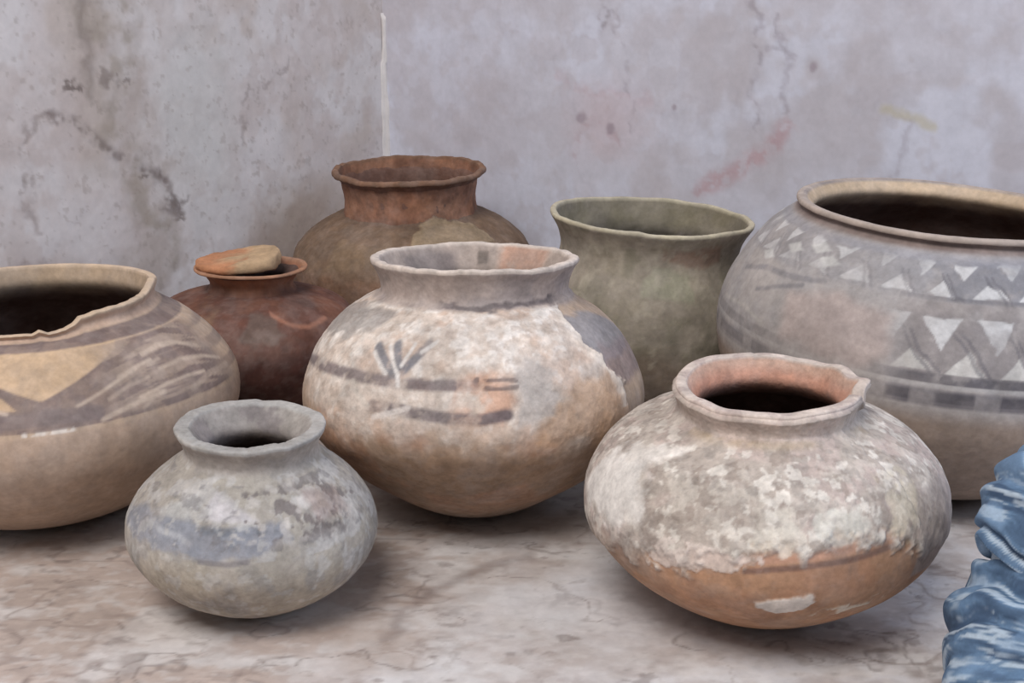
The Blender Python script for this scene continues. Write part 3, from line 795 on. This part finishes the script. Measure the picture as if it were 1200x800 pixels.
def paint_green(Td, z, P, K, R):
    pt = Paint(len(z), srgb(140, 131, 115))
    n1, n2 = fbm(P, 20, 4, 511), fbm(P, 75, 4, 512)
    pt.mix(sstep(.46, .62, n1), srgb(164, 154, 138), .75)
    pt.mix(sstep(.5, .64, fbm(P, 28, 4, 513)), srgb(122, 117, 98), .6)
    pt.mix(zone(Td, z, [(0, 196), (2, 208), (40, 210), (44, 190), (20, 188)], jit=(n2 - .5) * 14, soft=8), srgb(134, 104, 86), .7)
    pt.mix(zone(Td, z, [(-8, 158), (-4, 186), (20, 182), (22, 150)], jit=(n2 - .5) * 24, soft=12), srgb(152, 152, 130), .6)
    pt.mix(sstep(100, 70, z + (n1 - .5) * 30), srgb(118, 102, 88), .8)
    pt.mix(sstep(.6, .68, n2), srgb(168, 160, 142), .4)
    pt.mix((K == 1) * 1.0, srgb(188, 178, 152), .9)
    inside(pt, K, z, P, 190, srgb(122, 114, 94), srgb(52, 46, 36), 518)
    common(pt, P, Td, z, 519, .14, .5)
    pt.h = (n2 - .5) * .001
    pt.crust = np.full(len(z), .3)
    return pt

def paint_red(Td, z, P, K, R):
    pt = Paint(len(z), srgb(96, 60, 48))
    n1, n2 = fbm(P, 24, 4, 611), fbm(P, 75, 4, 612)
    pt.mix(sstep(.46, .62, n1), srgb(114, 74, 56), .7)
    pt.mix(sstep(138, 146, z) * (K == 0), srgb(76, 49, 41), .85)
    pt.mix(zone(Td, z, [(4, 112), (10, 134), (24, 132), (30, 112), (18, 104)], jit=(n2 - .5) * 14, soft=7), srgb(98, 82, 74), .8)
    pt.mix(stroke(Td, z, [(-60, 104), (-20, 103), (20, 101), (60, 104)], 4, soft=3) * sstep(.35, .5, n2), srgb(96, 62, 54), .7)
    pt.mix(stroke(Td, z, [(24, 132), (34, 122), (44, 118), (60, 122)], 4, soft=3), srgb(164, 112, 88), .6)
    pt.mix(zone(Td, z, [(-70, 118), (-50, 134), (-18, 128), (-10, 112), (-40, 106)], jit=(n1 - .5) * 26, soft=12), srgb(146, 112, 82), .6)
    pt.mix(sstep(100, 84, z), srgb(72, 40, 35), .85)
    pt.mix((K == 1) * 1.0, srgb(168, 122, 92), .9)
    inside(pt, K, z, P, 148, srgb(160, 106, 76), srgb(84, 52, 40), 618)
    common(pt, P, Td, z, 619, .2, .35)
    pt.h = (n2 - .5) * .0010
    pt.crust = np.full(len(z), .25)
    return pt

def paint_jar(Td, z, P, K, R):
    pt = Paint(len(z), srgb(112, 90, 72))
    n1, n2 = fbm(P, 20, 4, 711), fbm(P, 70, 4, 712)
    pt.mix(sstep(.48, .62, n1), srgb(106, 84, 66), .7)
    pt.mix(sstep(188, 196, z + (n2 - .5) * 10) * (K == 0), srgb(106, 74, 62), .9)
    pt.mix(sstep(198, 190, z) * sstep(184, 189, z) * (K == 0), srgb(96, 76, 62), .7)
    # flaking pale earth on the shoulder
    pl = zone(Td, z, [(2, 156), (8, 186), (24, 200), (38, 190), (52, 186), (58, 164), (30, 158)], jit=(n2 - .5) * 16, soft=4)
    pt.mix(pl, srgb(144, 124, 98), .85)
    pt.mix(zone(Td, z, [(-40, 140), (-40, 172), (-8, 170), (-6, 140)], jit=(n1 - .5) * 26, soft=10), srgb(128, 106, 82), .5)
    pt.mix(sstep(138, 126, z + (n2 - .5) * 14), srgb(120, 90, 70), .8)
    pt.mix((K == 1) * 1.0, srgb(118, 86, 66), .9)
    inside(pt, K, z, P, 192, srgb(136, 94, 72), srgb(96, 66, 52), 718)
    m2 = (K == 2) * 1.0
    pt.mix(m2 * sstep(.5, .62, n2), srgb(112, 76, 58), .7)
    pt.mix(m2 * sstep(.54, .66, n1), srgb(152, 108, 82), .6)
    common(pt, P, Td, z, 719, .2, .3)
    pt.h = (n2 - .5) * .0022 + pl * .002
    pt.crust = np.full(len(z), .6)
    return pt

MAT_CRUST = painted_material('lime_crusted_clay', rough=.9, grain=210, grain_amt=.20, bump=.26, bump_dist=.0012)
MAT_CLAY = painted_material('weathered_painted_clay', rough=.82, grain=190, grain_amt=.15, bump=.22, bump_dist=.001)

build_pot('center', 'clay_pot', 'round clay pot with white lime crust and worn grey flower motif, in the middle', paint_center, MAT_CRUST, seed=1, edit=edit_rough(.004, 51))
build_pot('front', 'clay_pot', 'squat crusted clay pot with bare orange belly and chipped lip at front right', paint_front, MAT_CRUST, seed=2, edit=edit_front, step=.0013)
build_pot('right', 'clay_pot', 'large wide-mouthed clay pot painted with rows of pale triangles, at right edge', paint_right, MAT_CLAY, seed=3, step=.0015, wob=.0016)
build_pot('left', 'clay_pot', 'wide tan clay pot with broken lip and dark painted stripes, at left edge', paint_left, MAT_CLAY, seed=4, edit=edit_left, step=.0015)
build_pot('small', 'clay_pot', 'smallest grey clay pot with flaring lip and blue-grey band, at front left', paint_small, MAT_CRUST, seed=5, step=.0013, edit=edit_rough(.003, 55))
build_pot('green', 'clay_pot', 'plain olive-grey clay jar with wide mouth, against the right wall', paint_green, MAT_CLAY, seed=6, step=.002, edit=edit_rough(.003, 56))
red_root, red_p, red_rot = build_pot('red', 'clay_pot', 'dark red-brown narrow-necked pot holding a broken shard in its mouth', paint_red, MAT_CLAY, seed=7, step=.002)
build_pot('jar', 'clay_pot', 'brown earth-caked jar with tall reddish neck, standing in the wall corner', paint_jar, MAT_CRUST, seed=8, step=.002, edit=edit_rough(.006, 58))

# ------------------------------------------------------------------ shard lying in the mouth of the red pot
def build_shard():
    nu, nv = 40, 26
    rng = np.random.default_rng(12)
    outline = [(-.044, -.018), (-.046, .006), (-.036, .022), (-.010, .030), (.018, .028), (.026, .018), (.0275, -.006), (.024, -.022), (.004, -.030), (-.022, -.030)]
    ang = np.linspace(0, 2 * math.pi, 72, endpoint=False)
    oc = np.array(outline)
    oa = np.arctan2(oc[:, 1], oc[:, 0]); orr = np.hypot(*oc.T)
    k = np.argsort(oa); oa, orr = oa[k], orr[k]
    rad = np.interp(ang, np.concatenate([oa - 2 * math.pi, oa, oa + 2 * math.pi]), np.tile(orr, 3))
    rings = [(.0, 0.0), (.35, 0), (.7, 0), (.93, 0), (1.0, .15), (1.0, .5), (.99, .85), (.93, 1), (.7, 1), (.35, 1), (.0, 1)]
    P = []
    for s, t in rings:
        x = rad * np.cos(ang) * max(s, .01); y = rad * np.sin(ang) * max(s, .01)
        thick = .0135 + .004 * np.clip(x / .03, -1, 1)
        z = t * thick - 1.5 * (x * x) * 0 + .0
        P.append(np.stack([x, y, z], 1))
    P = np.vstack(P)
    n = fbm(P + 3, 90, 3, 81) - .5
    P[:, 2] += n * .005
    P[:, 0] += (fbm(P + 9, 120, 3, 82) - .5) * .004
    nr, nc = len(rings), len(ang)
    i = np.arange(nr - 1)[:, None] * nc; j = np.arange(nc)[None, :]
    F = np.stack([i + j, i + (j + 1) % nc, i + nc + (j + 1) % nc, i + nc + j], -1).reshape(-1, 4)[:, ::-1]
    pt = Paint(len(P), srgb(178, 150, 118))
    pt.mix(sstep(-.002, -.026, P[:, 0] + n * .05), srgb(176, 120, 86), .9)
    pt.mix(sstep(.004, -.001, P[:, 2] + n * .01), srgb(148, 92, 62), .7)
    me = grid_mesh('pottery_shard', P, F[:, ::-1], pt.c, np.full(len(P), .6))
    o = add_obj('pottery_shard', me, MAT_CRUST)
    o.scale = (1.28, 1.5, 1.0)
    o.location = (red_p['loc'][0] - .002, red_p['loc'][1] + .002, red_p['top'] + .0005)
    o.rotation_euler = (math.radians(1), math.radians(0), math.radians(4))
    tag(o, 'broken orange and cream pottery shard lying in the mouth of the red-brown pot', 'pottery shard')
build_shard()

# ------------------------------------------------------------------ gathered blue cloth at the right edge
def build_cloth():
    mat = painted_material('fold_streaked_cloth', rough=.7, grain=420, grain_amt=.12, bump=.15, bump_dist=.0006)
    root = empty('cloth_bundle', (.382, .80, 0))
    def puff(name, c, axis, rad, flat, pleats, seed, amp):
        nu, nv = 340, 130
        ph = np.linspace(0, 2 * math.pi, nu, endpoint=False)
        po = np.linspace(.015, math.pi - .015, nv)
        PO, PH = np.meshgrid(po, ph, indexing='ij')
        PO, PH = PO.ravel(), PH.ravel()
        D = np.stack([np.sin(PO) * np.cos(PH), np.sin(PO) * np.sin(PH), np.cos(PO)], 1)
        # pleats fan out from the gathered middle, wandering a little
        w = PH + (vnoise(D + seed, 1.3, seed) - .5) * .7 + (vnoise(D + seed, 3.1, seed + 2) - .5) * .22
        ple = .5 + .5 * np.sin(w * pleats)
        ple2 = .5 + .5 * np.sin(w * (pleats + 5) + 1.3)
        env = sstep(.08, .8, PO) * sstep(math.pi, 2.2, PO)
        r = 1 + amp * env * (ple ** .7 - .5) + amp * .5 * env * (ple2 - .5) + .12 * (vnoise(D + seed, 1.6, seed + 7) - .5)
        r *= 1 - .25 * np.exp(-(PO / .40) ** 2)
        P = D * r[:, None] * np.array([1, 1, flat]) * rad
        q = Vector(axis).to_track_quat('Z', 'Y').to_matrix()
        P = P @ np.array(q).T + np.array(c)
        lo = P[:, 2] < .004
        P[lo, 2] = .004 + (P[lo, 2] - .004) * .03
        i = np.arange(nv - 1)[:, None] * nu; j = np.arange(nu)[None, :]
        F = np.stack([i + j, i + nu + j, i + nu + (j + 1) % nu, i + (j + 1) % nu], -1).reshape(-1, 4)
        pt = Paint(len(P), srgb(92, 118, 146))
        st = fbm(np.stack([np.cos(w) * 3, np.sin(w) * 3, PO * .45], 1), 2.6, 4, seed + 11)  # streaky dye along the pleats, with fold highlights and shade painted in
        st2 = fbm(np.stack([np.cos(w) * 7, np.sin(w) * 7, PO * .8], 1), 2.2, 3, seed + 12)
        pt.mix(sstep(.50, .40, st), srgb(66, 86, 112), .9)
        pt.mix(sstep(.53, .64, st2), srgb(186, 200, 212), .75)
        pt.mix(sstep(.47, .38, st2), srgb(60, 80, 106), .6)
        pt.mix(sstep(.50, .62, fbm(P, 34, 3, seed + 13)), srgb(126, 154, 184), .45)
        me = grid_mesh(name, P, F, pt.c, np.full(len(P), .2))
        return add_obj(name, me, mat, root)
    puff('gathered_top', (.010, .02, .132), (.30, -.9, .25), .066, .85, 15, 31, .085)
    puff('cloth_body', (.006, -.012, .034), (.25, -.85, .45), .092, .76, 16, 63, .08)
    tag(root, 'crumpled blue and white gathered cloth at the lower right edge of the floor', 'cloth bundle')
build_cloth()
